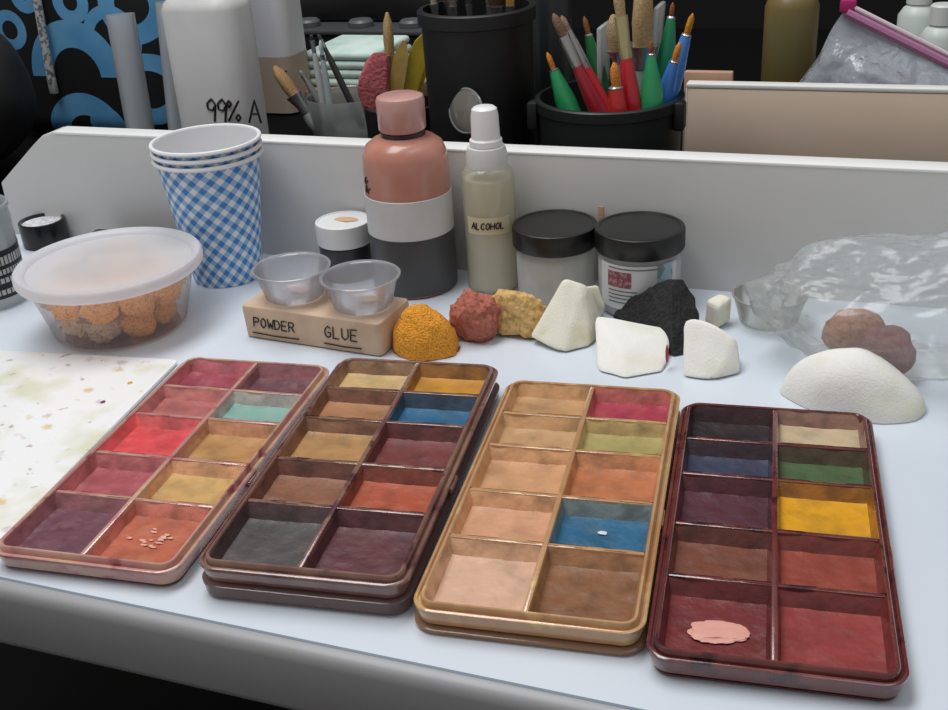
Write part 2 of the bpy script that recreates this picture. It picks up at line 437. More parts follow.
# ------------------------------------------------------------------ paper cups
def gingham():
    m, nt, out = nodes('gingham'); p = nt.nodes.new('ShaderNodeBsdfPrincipled'); nt.links.new(p.outputs[0], out.inputs[0]); p.inputs['Roughness'].default_value = .45
    uv = nt.nodes.new('ShaderNodeTexCoord'); sp = nt.nodes.new('ShaderNodeSeparateXYZ'); nt.links.new(uv.outputs['Object'], sp.inputs[0])
    an = nt.nodes.new('ShaderNodeMath'); an.operation = 'ARCTAN2'; nt.links.new(sp.outputs[1], an.inputs[0]); nt.links.new(sp.outputs[0], an.inputs[1])
    def mth(op, a, b=None):
        k = nt.nodes.new('ShaderNodeMath'); k.operation = op
        for i, v in enumerate((a, b)):
            if v is None: continue
            if isinstance(v, (int, float)): k.inputs[i].default_value = v
            else: nt.links.new(v, k.inputs[i])
        return k.outputs[0]
    u = mth('MULTIPLY', an.outputs[0], 17/(2*math.pi)); v = mth('MULTIPLY', sp.outputs[2], 1/.0112)
    a = mth('ADD', u, v); b = mth('SUBTRACT', u, v)
    fa = mth('LESS_THAN', mth('FRACT', mth('ADD', a, 100)), .5); fb = mth('LESS_THAN', mth('FRACT', mth('ADD', b, 100)), .5)
    s = mth('MULTIPLY', mth('ADD', fa, fb), .5)
    cr = nt.nodes.new('ShaderNodeValToRGB'); cr.color_ramp.interpolation = 'CONSTANT'
    e = cr.color_ramp.elements; e[0].position = 0; e[0].color = lin((232,236,242)); e[1].position = .25; e[1].color = lin((150,190,226))
    e2 = e.new(.75); e2.color = lin((62,128,200))
    nt.links.new(s, cr.inputs[0]); nt.links.new(cr.outputs[0], p.inputs['Base Color'])
    return m
ging = gingham(); paper = M('white_paper', (236,236,238), .5)
CX, CY = -.4285, .6290
CUPH = .0885
def make_cup(label, loc):
    c = thing('paper_cup', label, 'paper cup', loc, 0, 'nested gingham paper cups')
    rb, rt = .0240, .0350
    obj('wall', lathe([(rb-.001, .0), (rb, .0), (rt, CUPH)], 64), ging, c)
    obj('lining', lathe([(rt-.0003, CUPH), (rb+.00007, .003), (0, .003)], 64), paper, c, label='plain white inside')
    bm = bmesh.new()
    rim = [(rt+.0012+.0015*math.cos(a), CUPH+.0015*math.sin(a)) for a in [2*math.pi*k/8 for k in range(9)]]
    add_lathe(bm, rim, 64); obj('rim', bm, paper, c, label='rolled white rim')
    return c
c1 = make_cup('blue gingham paper cup at the bottom of the nested stack', (CX, CY, 0))
dup(c1, (CX, CY, .0052), R(9), 'middle gingham paper cup of the nested stack, only its rim showing')
dup(c1, (CX, CY, .0104), R(18), 'topmost paper cup of the nested stack, open and white inside')

# ------------------------------------------------------------------ deli container of sponge chunks
fx, fy = -.4545, .5385
fc = thing('food_container', 'round clear plastic tub with white lid holding torn sponge', 'container', (fx, fy, 0))
tubm = clear('tub_plastic', (252,248,248), .20, (240,226,226), .1, .7)
obj('tub', lathe([(0, .0012), (.040, .0012), (.0425, .003), (.0535, .042), (.0550, .0425), (.0550, .044)], 64), tubm, fc)
obj('lid', lathe([(.0556, .0400), (.0582, .0395), (.0590, .0410), (.0588, .0450), (.0575, .0465), (.0550, .0465), (.0525, .0445), (.0515, .0430), (.048, .0427), (.0, .0433)], 72), clear('white_lid', (240,240,244), .93, (246,246,250), .3, .5), fc)
SPC = [(212,192,168), (250,180,98), (238,208,170), (196,176,168), (212,186,178), (242,218,186)]
k = 0
for ring, n_, z_ in ((.026, 8, .0115), (.0, 1, .012), (.0345, 10, .0285), (.014, 4, .029)):
    for j in range(n_):
        a = 2*math.pi*j/n_+z_*90; k += 1
        b = blob(.0118, .0108, .0105, 4, .25, 1.6, k*1.3, None, .16, 8)
        ci = k % 6 if not (5.0 < a % 6.283 or a % 6.283 < .3) else 1
        o = obj('sponge_chunk', b, M('chunk_%d' % ci, SPC[ci], .95, tuple(int(v*.74) for v in SPC[ci]), 700, .5, .66, bump=.6, bscale=700, seed=ci), None, (fx+ring*math.cos(a), fy+ring*math.sin(a), z_))
        tag(o, 'torn bit of dry sponge packed in the clear white-lidded tub', 'sponge', 'sponge bits in the lidded tub')

# ------------------------------------------------------------------ black things at far left
tq = Vector((-.5725, .5530, 0))
tb = thing('tumbler', 'clear plastic jar with black and white printed band at left photo edge', 'jar', tq)
obj('body', lathe([(0, .001), (.0235, .001), (.0245, .003), (.0245, .060), (.0238, .066), (.0252, .067), (.0252, .0695), (.0236, .0695), (.0228, .064), (.0228, .004), (0, .004)], 48), clear('jar_clear', (242,246,246), .58, (232,236,236), .1), tb)
obj('printed_band', lathe([(.0248, .008), (.0248, .041)], 48), M('black_print', (26,26,28), .4), tb, label='black printed band')
bm = bmesh.new()
for row, z in enumerate((.0125, .0205, .0265, .034)):
    rr = random.Random(row); a = -2.4
    while a < .6:
        w = .05+rr.random()*.06
        hh = .0018 if row != 3 else .0030
        b2 = bmesh.new(); vs = []
        for q_ in range(4):
            aa = a+w*q_/3
            vs.append([b2.verts.new((.02505*math.cos(aa), .02505*math.sin(aa), z+dz)) for dz in (-hh, hh)])
        for s1, s2 in zip(vs, vs[1:]): b2.faces.new((s1[0], s2[0], s2[1], s1[1]))
        join(bm, b2); a += w+.035
obj('print_marks', bm, M('pale_print', (182,184,184), .5), tb, label='rows of pale print marks')

pq = on(41, 219, .020)
pt = thing('powder_pot', 'small open black pot of white powder behind the printed jar', 'pot', (pq.x, pq.y, 0))
obj('pot', lathe([(0, 0), (.0165, 0), (.0175, .001), (.0178, .018), (.0172, .0195), (.0158, .0195), (.0156, .014), (0, .014)], 40), M('black_gloss', (20,20,22), .25), pt)
obj('powder', lathe([(.0157, .0170), (.012, .0178), (.006, .0172), (0, .0176)], 32), M('white_powder', (225,225,228), .9, (190,190,196), 300, bump=.5, bscale=500), pt, label='white powder')
cs = obj('compact_case', box(-.048, .048, -.012, .012, 0, .0165, .004, 3), M('case_black', (30,29,34), .4), None, (-.512, .6500, 0))
cs.rotation_euler.z = R(4)
tag(cs, 'closed black case lying behind the white-lidded tub against the back panel', 'case')

# ------------------------------------------------------------------ little jar, pink bottle, sprayer, two jars
def jarlid(r, z0, z1, ridges=True):
    bm = bmesh.new(); seg = 96; rings = []
    prof = [(r*.97, z0), (r, z0+.0008), (r, z1-.0016), (r*.985, z1-.0004), (r*.96, z1), (r*.90, z1), (r*.885, z1-.0006), (0, z1-.0006)]
    for i, (rr, z) in enumerate(prof):
        if rr == 0: rings.append([bm.verts.new((0, 0, z))]); continue
        rings.append([bm.verts.new(((rr-(.0005 if ridges and k % 2 and i in (1, 2) else 0))*math.cos(2*math.pi*k/seg), (rr-(.0005 if ridges and k % 2 and i in (1, 2) else 0))*math.sin(2*math.pi*k/seg), z)) for k in range(seg)])
    for a, b in zip(rings, rings[1:]):
        for k in range(seg):
            q = (k+1) % seg
            if len(b) == 1: bm.faces.new((a[k], a[q], b[0]))
            else: bm.faces.new((a[k], a[q], b[q], b[k]))
    return bm
jp = Vector((-.3425, .6495, 0))
j = thing('cream_jar', 'small black jar with white screw lid between paper cups and pink bottle', 'jar', jp)
obj('body', lathe([(0, 0), (.0175, 0), (.0185, .001), (.0185, .0235), (.016, .025), (.016, .030)], 48), M('jar_dark', (46,46,48), .35), j)
obj('lid', jarlid(.0195, .0245, .0400), M('lid_white', (226,226,226), .4), j)
obj('lid_smear', blob(.008, .005, .0006, 2, .35, 1.6, 8), M('tan_smear', (206,170,132), .6), j, (.002, .002, .0397), label='tan smear on the lid')

bp = thing('makeup_bottle', 'tall pink bottle with pink cap and white and grey bands', 'bottle', (-.2880, .6420, 0))
pk = M('pink_plastic', (188,126,108), .3, (198,140,124), 25, coat=.4)
obj('body', lathe([(0, 0), (.0265, 0), (.0280, .0015), (.0282, .084), (.0276, .092), (.0250, .0985), (.0205, .1020), (.0150, .1040), (.0132, .1045), (.0132, .107)], 64), pk, bp)
obj('grey_band', lathe([(.0283, .0015), (.0286, .002), (.0286, .041), (.0284, .0412)], 64), M('band_grey', (72,72,74), .45), bp, label='dark grey band')
obj('white_label', lathe([(.0284, .0410), (.0289, .0413), (.0289, .0672), (.0284, .0676)], 64), M('band_white', (214,214,214), .5, (206,206,204), 30), bp, label='blank white label band')
obj('collar', lathe([(.0136, .1040), (.0144, .1043), (.0144, .1070), (.0136, .1073)], 40), M('collar_dark', (48,36,38), .4), bp, label='dark ring under the cap')
obj('cap', lathe([(.0130, .1075), (.0142, .1075), (.0154, .1090), (.0156, .1270), (.0148, .1290), (.0125, .1300), (0, .1300)], 48), M('pink_cap', (208,166,160), .3, (200,148,140), 30, coat=.3), bp)
phi = math.atan2(-.6420, .2880)-1.12
bm = bmesh.new()
for (u0, v0, u1, v1) in ((0, .006, .003, .010), (.001, .005, .005, .008), (.0, -.001, .002, .004), (.002, .004, .004, -.001), (.0035, .001, .007, .003)):
    f_ = cyl_surf(.0282, .0715, phi); add_tube(bm, [f_(u0-.004+(u1-u0)*t/3, v0+(v1-v0)*t/3) for t in range(4)], .0006, 5)
obj('marker_strokes', bm, M('ink', (34,26,28), .6), bp, label='dark marker strokes on the shoulder')

sp = thing('spray_bottle', 'clear spray bottle with white nozzle and handwritten alcohol label', 'spray bottle', (-.2345, .6500, 0))
obj('liquid', lathe([(0, .002), (.0155, .002), (.0158, .004), (.0158, .076), (0, .076)], 40), clear('alcohol', (246,245,236), .93, (250,246,226), .1, .3), sp, label='pale greenish liquid')
obj('body', lathe([(0, 0), (.0160, 0), (.0172, .0015), (.0172, .0760), (.0165, .0800), (.0140, .0835), (.0122, .0845), (.0122, .087)], 48), clear('spray_plastic', (252,252,248), .36, (250,249,240), .1, .8), sp)
obj('collar', lathe([(.0124, .0838), (.0134, .0842), (.0132, .0925), (.0120, .0965), (.0098, .0972)], 40), M('collar_white', (218,218,216), .4), sp)
bm = lathe([(.0096, .0970), (.0106, .0975), (.0104, .1010), (.0092, .1020), (.0088, .1160), (.0080, .1205), (.0064, .1218), (0, .1218)], 40)
obj('nozzle', bm, M('nozzle_white', (240,240,240), .35), sp)
ph = math.atan2(-.6500, .2345)-.12
bm = bmesh.new(); g = []
for k in range(15):
    a = ph-.85+1.75*k/14; g.append([bm.verts.new((.0175*math.cos(a), .0175*math.sin(a), z)) for z in (.0425, .0540)])
for a, b in zip(g, g[1:]): bm.faces.new((a[0], b[0], b[1], a[1]))
obj('paper_label', bm, M('label_cream', (214,204,172), .6), sp, label='cream paper label')
obj('lettering', lettering('ALCOHOL', .0044, .0004, cyl_surf(.0177, .0462, ph+.02), .74), MC['ink'], sp, label='ALCOHOL in black handwriting')

def screw_jar(name, label, loc, r, zl, zt, bodymat):
    j = thing(name, label, 'jar', loc)
    obj('body', lathe([(0, 0), (r-.003, 0), (r-.0005, .002), (r, .004), (r, zl-.006), (r-.002, zl-.002), (r-.002, zl+.004)], 56), bodymat, j)
    obj('lid', jarlid(r+.0022, zl, zt), M('lid_black', (25,24,24), .38), j)
    return j
j1 = screw_jar('screw_jar', 'clear empty jar with black screw lid, right of the spray bottle', (-.1885, .6430, 0), .0252, .0365, .0500, clear('jar_glass', (250,251,248), .80, (250,250,246), .06))
j2 = screw_jar('screw_jar', 'black-lidded jar with printed white label behind the black sponge', (-.1330, .6400, 0), .0258, .0395, .0530, clear('jar_glass2', (250,251,251), .80, (250,250,251), .06))
ph = math.atan2(-.6400, .1330)
def patch(r, a0, a1, z0, z1, n=14):
    bm = bmesh.new(); g = []
    for k in range(n+1):
        a = a0+(a1-a0)*k/n; g.append([bm.verts.new((r*math.cos(a), r*math.sin(a), z)) for z in (z0, z1)])
    for a, b in zip(g, g[1:]): bm.faces.new((a[0], b[0], b[1], a[1]))
    return bm
obj('paper_label', patch(.0264, ph-1.05, ph+1.0, .007, .0360, 24), M('label_white', (216,216,218), .5), j2, label='white printed label')
obj('label_logo', patch(.0266, ph-.80, ph-.18, .0215, .0318), M('logo_maroon', (132,72,84), .5, (176,128,136), 420, .5, .56), j2, label='maroon printed block on the label')
bm = bmesh.new()
for z, a1 in ((.0335, .55), (.0188, -.05), (.0162, -.15), (.0138, -.1), (.0112, -.2)):
    join(bm, patch(.0266, ph-.78, ph+a1, z, z+.0008))
for a0, z in ((ph+.22, .018),):
    join(bm, patch(.0266, a0, a0+.16, z, z+.0050, 4))
obj('label_print', bm, M('print_grey', (110,110,114), .5), j2, label='rows of small grey print')
obj('label_stripe', patch(.0266, ph+.42, ph+.85, .012, .0365), M('stripe_blue', (166,190,210), .5, (120,150,140), 130, .5, .58), j2, label='pale blue printed stripe')
o = obj('craft_stick', hull([at(598, 224, .668)+Vector((a, b, c)) for a in (0, .004) for b in (0, .0015) for c in (-.045, .012)], .0005), M('stick_wood', (188,150,122), .7), None)
tag(o, 'thin wooden stick propped on the back panel between the black-lidded jars', 'stick')

# ------------------------------------------------------------------ cardboard cup holder with two medicine cups
bx, by, brz = -.3125, .5560, R(-4.5)
hb = thing('cup_holder', 'tan cardboard holder block marked POWDER and GLUE behind the palettes', 'holder', (bx, by, 0), brz)
bm = bmesh.new()
hw, hl = .0495, .0205
add_rsweep(bm, hw, hl, .004, [(.002, 0), (.0008, .0006), (0, .019), (.0006, .0212), (.002, .022)], cap0=True, cap1=True)
obj('block', bm, M('cardboard', (202,174,150), .8, (212,186,158), 60, bump=.1, bscale=300), hb)
for txt, u in (('POWDER', -.0255), ('GLUE', .0225)):
    f_ = (lambda u0: (lambda a, b: Vector((u0+a, -hl-.0001+.0008*(.006-b)/.02, .0082+b))))(u)
    obj('lettering', lettering(txt, .0066 if txt == 'POWDER' else .0078, .00042, f_, .78), MC['ink'], hb, label=txt+' in black handwriting')
    w = .017 if txt == 'POWDER' else .013
    obj('underline', add_tube(bmesh.new(), [(u-w, -hl+.0001, .0040), (u, -hl+.0001, .0034), (u+w, -hl+.0001, .0038)], .0004, 5), MC['ink'], hb)
mcm = clear('medicine_cup', (250,250,252), .36, (232,232,236), .1)
def med_cup(label, x, y, content):
    c = thing('medicine_cup', label, 'cup', (x, y, .0222), 0, 'small clear cups on the cardboard holder')
    obj('cup', lathe([(0, .0004), (.0172, .0004), (.0182, .0012), (.0232, .0182), (.0246, .0188), (.0247, .0196), (.0240, .0200), (.0228, .0196), (.0174, .0020), (0, .0016)], 48), mcm, c)
    obj('residue', blob(.007, .0045, .0006, 2, .35, 1.5, x*99), M('residue_'+content[0], content[1], .6), c, (.002, .003, .0026), label=content[0]+' residue')
    return c
med_cup('small clear cup on the POWDER end of the cardboard holder', -.3350, .5600, ('pinkish', (196,160,160)))
med_cup('small clear cup on the GLUE end of the cardboard holder', -.2860, .5560, ('tan', (180,145,105)))

# ------------------------------------------------------------------ sponges in front of the jars
def pore(name, c, k=.62, sc=300): return M(name, c, .95, tuple(int(v*(k+.12)) for v in c), sc*1.5, .46, .66, bump=.9, bscale=sc*1.3)
q = on(418, 357); b = blob(.0208, .0165, .0265, 4, .10, 1.6, 2, 0, .10, 11)
o = obj('stipple_sponge', b, pore('sponge_orange', (250,168,54), .66, 620), None, (q.x, q.y+.012, .0))
tag(o, 'bright orange domed sponge at the right end of the cardboard holder', 'sponge')
q = on(469, 345); b = blob(.0152, .0125, .0168, 4, .22, 1.6, 5, -.0125, .14, 9)
o = obj('stipple_sponge', b, pore('sponge_red', (186,110,92), .72, 240), None, (q.x, q.y+.012, .0125))
tag(o, 'reddish brown stained sponge below the spray bottle', 'sponge')
q = on(515, 340); b = hull([(-.016,-.008,.001),(.013,-.010,.001),(.017,.010,.001),(-.014,.012,.001),(-.017,-.002,.026),(-.006,-.006,.029),(.010,.0,.026),(.017,.006,.018),(-.012,.010,.026)], .003, 5, .0016, 260, 3, 2)
o = obj('stipple_sponge', b, pore('sponge_tan', (222,182,116), .66, 200), None, (q.x, q.y+.010, 0))
tag(o, 'golden tan sponge beside the reddish brown sponge', 'sponge')
foam = M('white_foam', (240,238,232), .85, (232,230,214), 45, .5, .7, bump=.25, bscale=900, sss=.15)
foam_s = M('soiled_foam', (234,230,214), .85, (222,214,182), 50, .5, .65, bump=.25, bscale=900, sss=.15)
def foam_wedge(label, pts, mat=foam, bev=.0022):
    c = sum((Vector(p) for p in pts), Vector())/len(pts); c.z = 0
    o = obj('foam_wedge', hull([Vector(p)-c for p in pts], bev, 3, .0005, 120, len(label), 1), mat, None, c, angle=35)
    o['group'] = 'white foam makeup wedges'
    return tag(o, label, 'foam wedge')
z0 = .0004
foam_wedge('white foam wedge standing tilted beside the golden tan sponge',
    [on(529, 337, z0+.004), on(561, 354, z0), on(590, 347, z0), at(562, 278, .590), at(585, 284, .592), at(594, 292, .600), on(594, 352, z0)+Vector((.0, .03, 0)), on(545, 338, z0)+Vector((.0, .022, 0)), at(570, 281, .603)], foam_s)
foam_wedge('little white foam scrap standing between tilted wedge and printed jar',
    [at(583, 287, .606), at(598, 285, .606), at(606, 310, .604), on(600, 318, z0), on(588, 318, z0), on(600, 308, z0), at(592, 286, .614)], foam_s, .0012)
w2 = foam_wedge('largest white foam wedge with a red stain, below the printed jar',
    [at(593, 313, .590), at(672, 328, .588), on(596, 371, z0), on(624, 379, z0), on(666, 372, z0), on(604, 346, z0), on(668, 352, z0), at(622, 349, .5555)])
st = obj('stain', blob(.0009, .0022, .0055, 2, .3, 1.6, 2), M('red_stain', (176,60,66), .7), w2, label='red stain on its right end')
st.location = on(667, 354, .009)-w2.location
w3 = foam_wedge('white foam wedge right of the black sponge with a soiled corner',
    [at(683, 316, .570), at(716, 325, .568), at(738, 338, .566), on(682, 377, z0), on(712, 381, z0), on(741, 374, z0), on(690, 360, z0), on(738, 357, z0), at(700, 320, .575)])
foam_wedge('small white foam cube behind the wedge, left of the clear cup',
    [on(703, 324, z0), on(718, 330, z0), on(732, 322, z0), on(718, 317, z0)]+[on(703, 324, z0)+Vector((0,0,.0165)), on(718, 330, z0)+Vector((0,0,.0155)), on(732, 322, z0)+Vector((0,0,.017)), on(718, 317, z0)+Vector((0,0,.0175))], foam_s, .003)
pts = [on(612, 318, z0), on(700, 350, z0), on(672, 357, z0), on(702, 336, z0), on(640, 320, z0), at(618, 304, .618), at(650, 288, .606), at(672, 277, .602), at(684, 280, .604), at(694, 296, .604), at(700, 318, .596), on(690, 318, z0)]
c = sum(pts, Vector())/len(pts); c.z = 0
o = obj('stipple_sponge', hull([p_-c for p_ in pts], .004, 4, .0012, 200, 5, 3), M('sponge_black', (46,46,48), .95, (34,34,36), 300, bump=.7, bscale=500), None, c)
tag(o, 'black sponge lying between the printed jar and two white wedges', 'sponge')

# white puff behind the right palette
q = on(852, 412)
b = blob(.0370, .0200, .0300, 4, .10, 1.3, 4, 0)
for v in b.verts:   # one shoulder leans down to the right
    v.co.z *= 1-.45*max(0, v.co.x/.037)-.12*max(0, -v.co.x/.037-.4)
    v.co.z += 0
o = obj('powder_puff', b, foam, None, (q.x+.0005, q.y+.012, 0)); o.rotation_euler.z = R(-8)
tag(o, 'large rounded white foam puff behind the rightmost palette', 'puff')

# clear cup lying by the bag
q = on(766, 330)
o = obj('clear_cup', lathe([(0, .001), (.0165, .001), (.0175, .002), (.0215, .0178), (.0225, .0182), (.0225, .0188), (.0213, .0190), (.0170, .0028), (0, .0024)], 44), clear('cup_clear', (248,249,247), .30, (236,236,228), .05), None, (q.x, q.y+.012, 0))
tag(o, 'empty clear plastic cup half hidden by the plastic bag', 'cup')

# plastic bag with brown sponges
BC = Vector((.030, .5900, 0))
for k, (px, py, Y, s, rz, lb) in enumerate(((852, 332, .590, (.0165, .010, .0135), 20, 'upper tan brown sponge seen through the clear plastic bag'), (886, 356, .575, (.0155, .010, .0145), -15, 'lower plum brown sponge seen through the clear plastic bag'))):
    q = at(px, py, Y)
    b = blob(*s, 3, .2, 1.6, k+11, None, .1, 9)
    o = obj('stipple_sponge', b, pore('bag_sponge_%d' % k, ((178,128,100), (142,92,90))[k], .72, 200), None, (q.x, q.y, max(q.z, s[2]+.001))); o.rotation_euler.z = R(rz)
    tag(o, lb, 'sponge')
bm = bmesh.new(); bmesh.ops.create_icosphere(bm, subdivisions=6, radius=1)
for v in bm.verts:
    n = v.co.normalized()
    s1 = noise.noise(n*1.6+Vector((4, 2, 1)))
    cr = noise.ridged_multi_fractal(n*2.3+Vector((1, 7, 3)), 1.0, 2.1, 4, 1.0, 2.0)
    c2 = noise.ridged_multi_fractal(Vector((n.x*5+n.z*3, n.y*5, n.z*7-n.x*4))+Vector((9, 2, 3)), 1.0, 2.1, 3, 1.0, 2.0)
    k = .94+.15*s1-.06*(cr-1.2)-.022*(c2-1.1)
    x, y, z = n.x*.092*k, n.y*.046*k, n.z*.0385*k+.034
    z *= 1+.35*max(0, n.x+.1)*(.6+.4*n.z)
    v.co = (x, y, max(z, .0008))
bagm = clear('bag_film', (253,254,254), .22, (242,246,245), .22, .75, .25, 90)
o = obj('plastic_bag', bm, bagm, None, BC, angle=180)
tag(o, 'crumpled clear plastic bag at right holding brown sponges', 'plastic bag')

# ------------------------------------------------------------------ behind the back panel
# left: black bag and blue printed backpack
b = blob(.10, .070, .075, 4, .12, 1.3, 6)
o = obj('black_bag', b, M('bag_black', (26,26,28), .75, (18,18,19), 12, bump=.3, bscale=25), None, (at(28, 120, .80).x-.10, .800, .12)); 
bmz = min(v.co.z for v in o.data.vertices); o.location.z = -bmz
tag(o, 'slumped black bag at the left edge behind the desk', 'bag')
bk = thing('backpack', 'black backpack with blue swirl print and white zipper behind the desk', 'backpack', (-.725, .990, 0))
b = box(-.150, .070, -.07, .07, 0, .34, .03, 5)
bmesh.ops.subdivide_edges(b, edges=b.edges[:], cuts=1, use_grid_fill=True)
m, nt, out = nodes('swirl_fabric'); p = nt.nodes.new('ShaderNodeBsdfPrincipled'); nt.links.new(p.outputs[0], out.inputs[0]); p.inputs['Roughness'].default_value = .7
tc = nt.nodes.new('ShaderNodeTexCoord'); spx = nt.nodes.new('ShaderNodeSeparateXYZ'); nt.links.new(tc.outputs['Object'], spx.inputs[0])
def mth(op, a, b=None):
    k = nt.nodes.new('ShaderNodeMath'); k.operation = op
    for i, v in enumerate((a, b)):
        if v is None: continue
        if isinstance(v, (int, float)): k.inputs[i].default_value = v
        else: nt.links.new(v, k.inputs[i])
    return k.outputs[0]
tot = None
SW = []
for px_, py_, rp, hp, top in ((78, 76, 40, 13, 20), (90, 140, 36, 11, 60), (108, 128, 12, 9, 60), (112, 40, 26, 6, 40), (10, 30, 14, 5, 60), (70, 2, 14, 6, 40), (130, 6, 26, 9, 60), (150, 90, 26, 8, 60), (24, -4, 10, 6, 40)):
    q_ = at(px_, py_, .92); SW.append((q_.x+.725, q_.z, rp*.00104, hp*.00104, q_.z-top*.00104+.02, 9))
for cx, cz, rr, hwid, zl, zh in SW:
    dx = mth('SUBTRACT', spx.outputs[0], cx); dz = mth('SUBTRACT', spx.outputs[2], cz)
    d = mth('SQRT', mth('ADD', mth('MULTIPLY', dx, dx), mth('MULTIPLY', dz, dz)))
    f_ = mth('MULTIPLY', mth('LESS_THAN', mth('ABSOLUTE', mth('SUBTRACT', d, rr)), hwid), mth('GREATER_THAN', spx.outputs[2], zl))
    tot = f_ if tot is None else mth('MAXIMUM', tot, f_)
n = nt.nodes.new('ShaderNodeTexNoise'); n.inputs['Scale'].default_value = 30; nt.links.new(tc.outputs['Object'], n.inputs['Vector'])
bl = nt.nodes.new('ShaderNodeMix'); bl.data_type = 'RGBA'; nt.links.new(n.outputs['Fac'], bl.inputs['Factor']); bl.inputs[6].default_value = lin((56,140,204)); bl.inputs[7].default_value = lin((130,196,236))
mx = nt.nodes.new('ShaderNodeMix'); mx.data_type = 'RGBA'; nt.links.new(tot, mx.inputs['Factor']); mx.inputs[6].default_value = lin((18,19,22)); nt.links.new(bl.outputs[2], mx.inputs[7])
nt.links.new(mx.outputs[2], p.inputs['Base Color'])
obj('body', b, m, bk)
zp = bmesh.new()
z_a, z_b = at(37, 0, .914)-bk.location, at(52, 82, .914)-bk.location
z_a = z_a+(z_a-z_b)*.3
add_tube(zp, [z_a+(z_b-z_a)*t/12 for t in range(13)], .0042, 8)
obj('zipper', zp, M('zip_white', (206,206,204), .5, (120,120,122), 260, .5, .56), bk, label='white toothed zipper')
obj('zip_pull', box(-.004, .004, -.003, .003, -.012, .006, .0015), M('pull_grey', (168,168,168), .4), bk, z_b)

# two clear tubes leaning there
tubc = clear('tube_clear', (240,244,248), .6, (236,240,244), .15)
def tube_thing(label, p_bot, p_top, r):
    d = Vector(p_top)-Vector(p_bot); Lh = d.length
    t = thing('clear_tube', label, 'tube', p_bot, 0, 'clear plastic tubes by the white jug')
    t.rotation_euler = d.to_track_quat('Z', 'Y').to_euler()
    obj('sleeve', lathe([(0, 0), (r, 0), (r, Lh), (r*.93, Lh), (r*.93, .001), (0, .001)], 24), tubc, t)
    bm = bmesh.new()
    for k in range(5):
        a = 2*math.pi*k/5; add_tube(bm, [(r*.55*math.cos(a), r*.55*math.sin(a), .004), (r*.5*math.cos(a+.5), r*.5*math.sin(a+.5), Lh*.93)], r*.22, 6)
    obj('contents', bm, M('tube_grey', (226,228,228), .5), t, label='grey rods inside')
    return t
a = at(144, 150, .86); a.z = .012
tube_thing('clear plastic tube leaning in front of the blue print, left of two', (a.x, .86, .004), at(120, 14, .87), .0130)
tube_thing('clear plastic tube leaning against the white jug, right of two', (at(183, 150, .86).x, .855, .004), at(166, 2, .862), .0095)

# jugs
jugm = M('jug_white', (206,206,206), .45, (198,196,196), 12, sss=.2)
jg = thing('jug', 'translucent white jug marked 99% A behind the paper cups', 'jug', (-.5480, .838, 0))
bm = bmesh.new(); add_rsweep(bm, .0360, .026, .018, [(.004, 0), (.0, .004), (0, .150), (.003, .156), (.009, .161), (.014, .163), (.0145, .174), (.0150, .182)], cap0=True, cap1=True)
obj('body', bm, jugm, jg)
obj('cap', lathe([(.013, .180), (.0145, .181), (.0145, .198), (.013, .199), (0, .199)], 32), M('jug_cap', (225,225,225), .4), jg)
qa = at(205, 122, .809)-Vector((-.548, .838, 0)); qb = at(256, 122, .809)-Vector((-.548, .838, 0))
ux = (qa.x+qb.x)/2
f_ = lambda u, v: Vector((ux+.001+u, -.0262, qa.z+v))
obj('lettering', lettering('99% A', .0195, .0010, f_, .54), MC['ink'], jg, label='99% A in black marker')
J2 = (at(272, 100, 1.07).x, 1.075, 0)
j2_ = thing('jug', 'second pale jug with tan lower half, right behind the 99% jug', 'jug', J2)
bm = bmesh.new(); add_rsweep(bm, .0390, .026, .014, [(.004, 0), (.0, .004), (0, .165), (.006, .178), (.018, .186), (.019, .19), (.019, .2)], cap0=True, cap1=True)
obj('body', bm, M('jug_grey', (196,194,196), .45), j2_)
bm = bmesh.new(); add_rsweep(bm, .0396, .0266, .0145, [(0, .002), (0, .062)])
obj('tan_band', bm, M('tan_band', (176,156,140), .6), j2_, label='tan lower band')
tt = at(302, 78, 1.045)-Vector(J2)
obj('lettering', lettering('T', .010, .0011, lambda u, v: Vector((.0315+u, -.0268, tt.z+v-.004)), .6), MC['ink'], j2_, label='T in black marker')

# brushes ------------------------------------------------------------
silver = M('ferrule_silver', (196,198,200), .25, metal=.85); gold = M('ferrule_gold', (206,196,150), .3, metal=.6)
def brush(label, base, tip, hr, hcol, bcol, lh, lf, fer=silver, br=None, group=None, taper=.6, flat=.6, name='paint_brush'):
    """base = butt of the handle, tip = end of the bristles; lh, lf = shares of the length that are handle, ferrule"""
    base, tip = Vector(base), Vector(tip); d = tip-base; Lh = d.length
    t = thing(name, label, 'brush', base, 0, group); t.rotation_euler = d.to_track_quat('Z', 'Y').to_euler()
    a, b = Lh*lh, Lh*(lh+lf); br = br or hr*.8; e = hr*taper
    obj('handle', lathe([(0, 0), (hr*.6, .0005), (hr, .004), (hr, a*.55), (hr*.92, a*.8), (e, a)], 20, cap1=True), M('handle_%d_%d_%d' % hcol, hcol, .3, coat=.4), t)
    if lf > 0: obj('ferrule', lathe([(e, a-.0005), (e*1.06, a+.0005), (e*1.0, a+(b-a)*.4), (br*.92, b), (0, b)], 20), fer, t)
    bb = lathe([(br*.88, b-.0005), (br*1.05, b+(Lh-b)*.35), (br*.9, b+(Lh-b)*.75), (br*.3, Lh*.995), (0, Lh)], 24)
    for v in bb.verts: v.co.y *= flat
    obj('bristles', bb, M('bristle_%d_%d_%d' % bcol, bcol, .8, tuple(int(c_*.78) for c_ in bcol), 900, .45, .65, bump=.5, bscale=900), t)
    return t
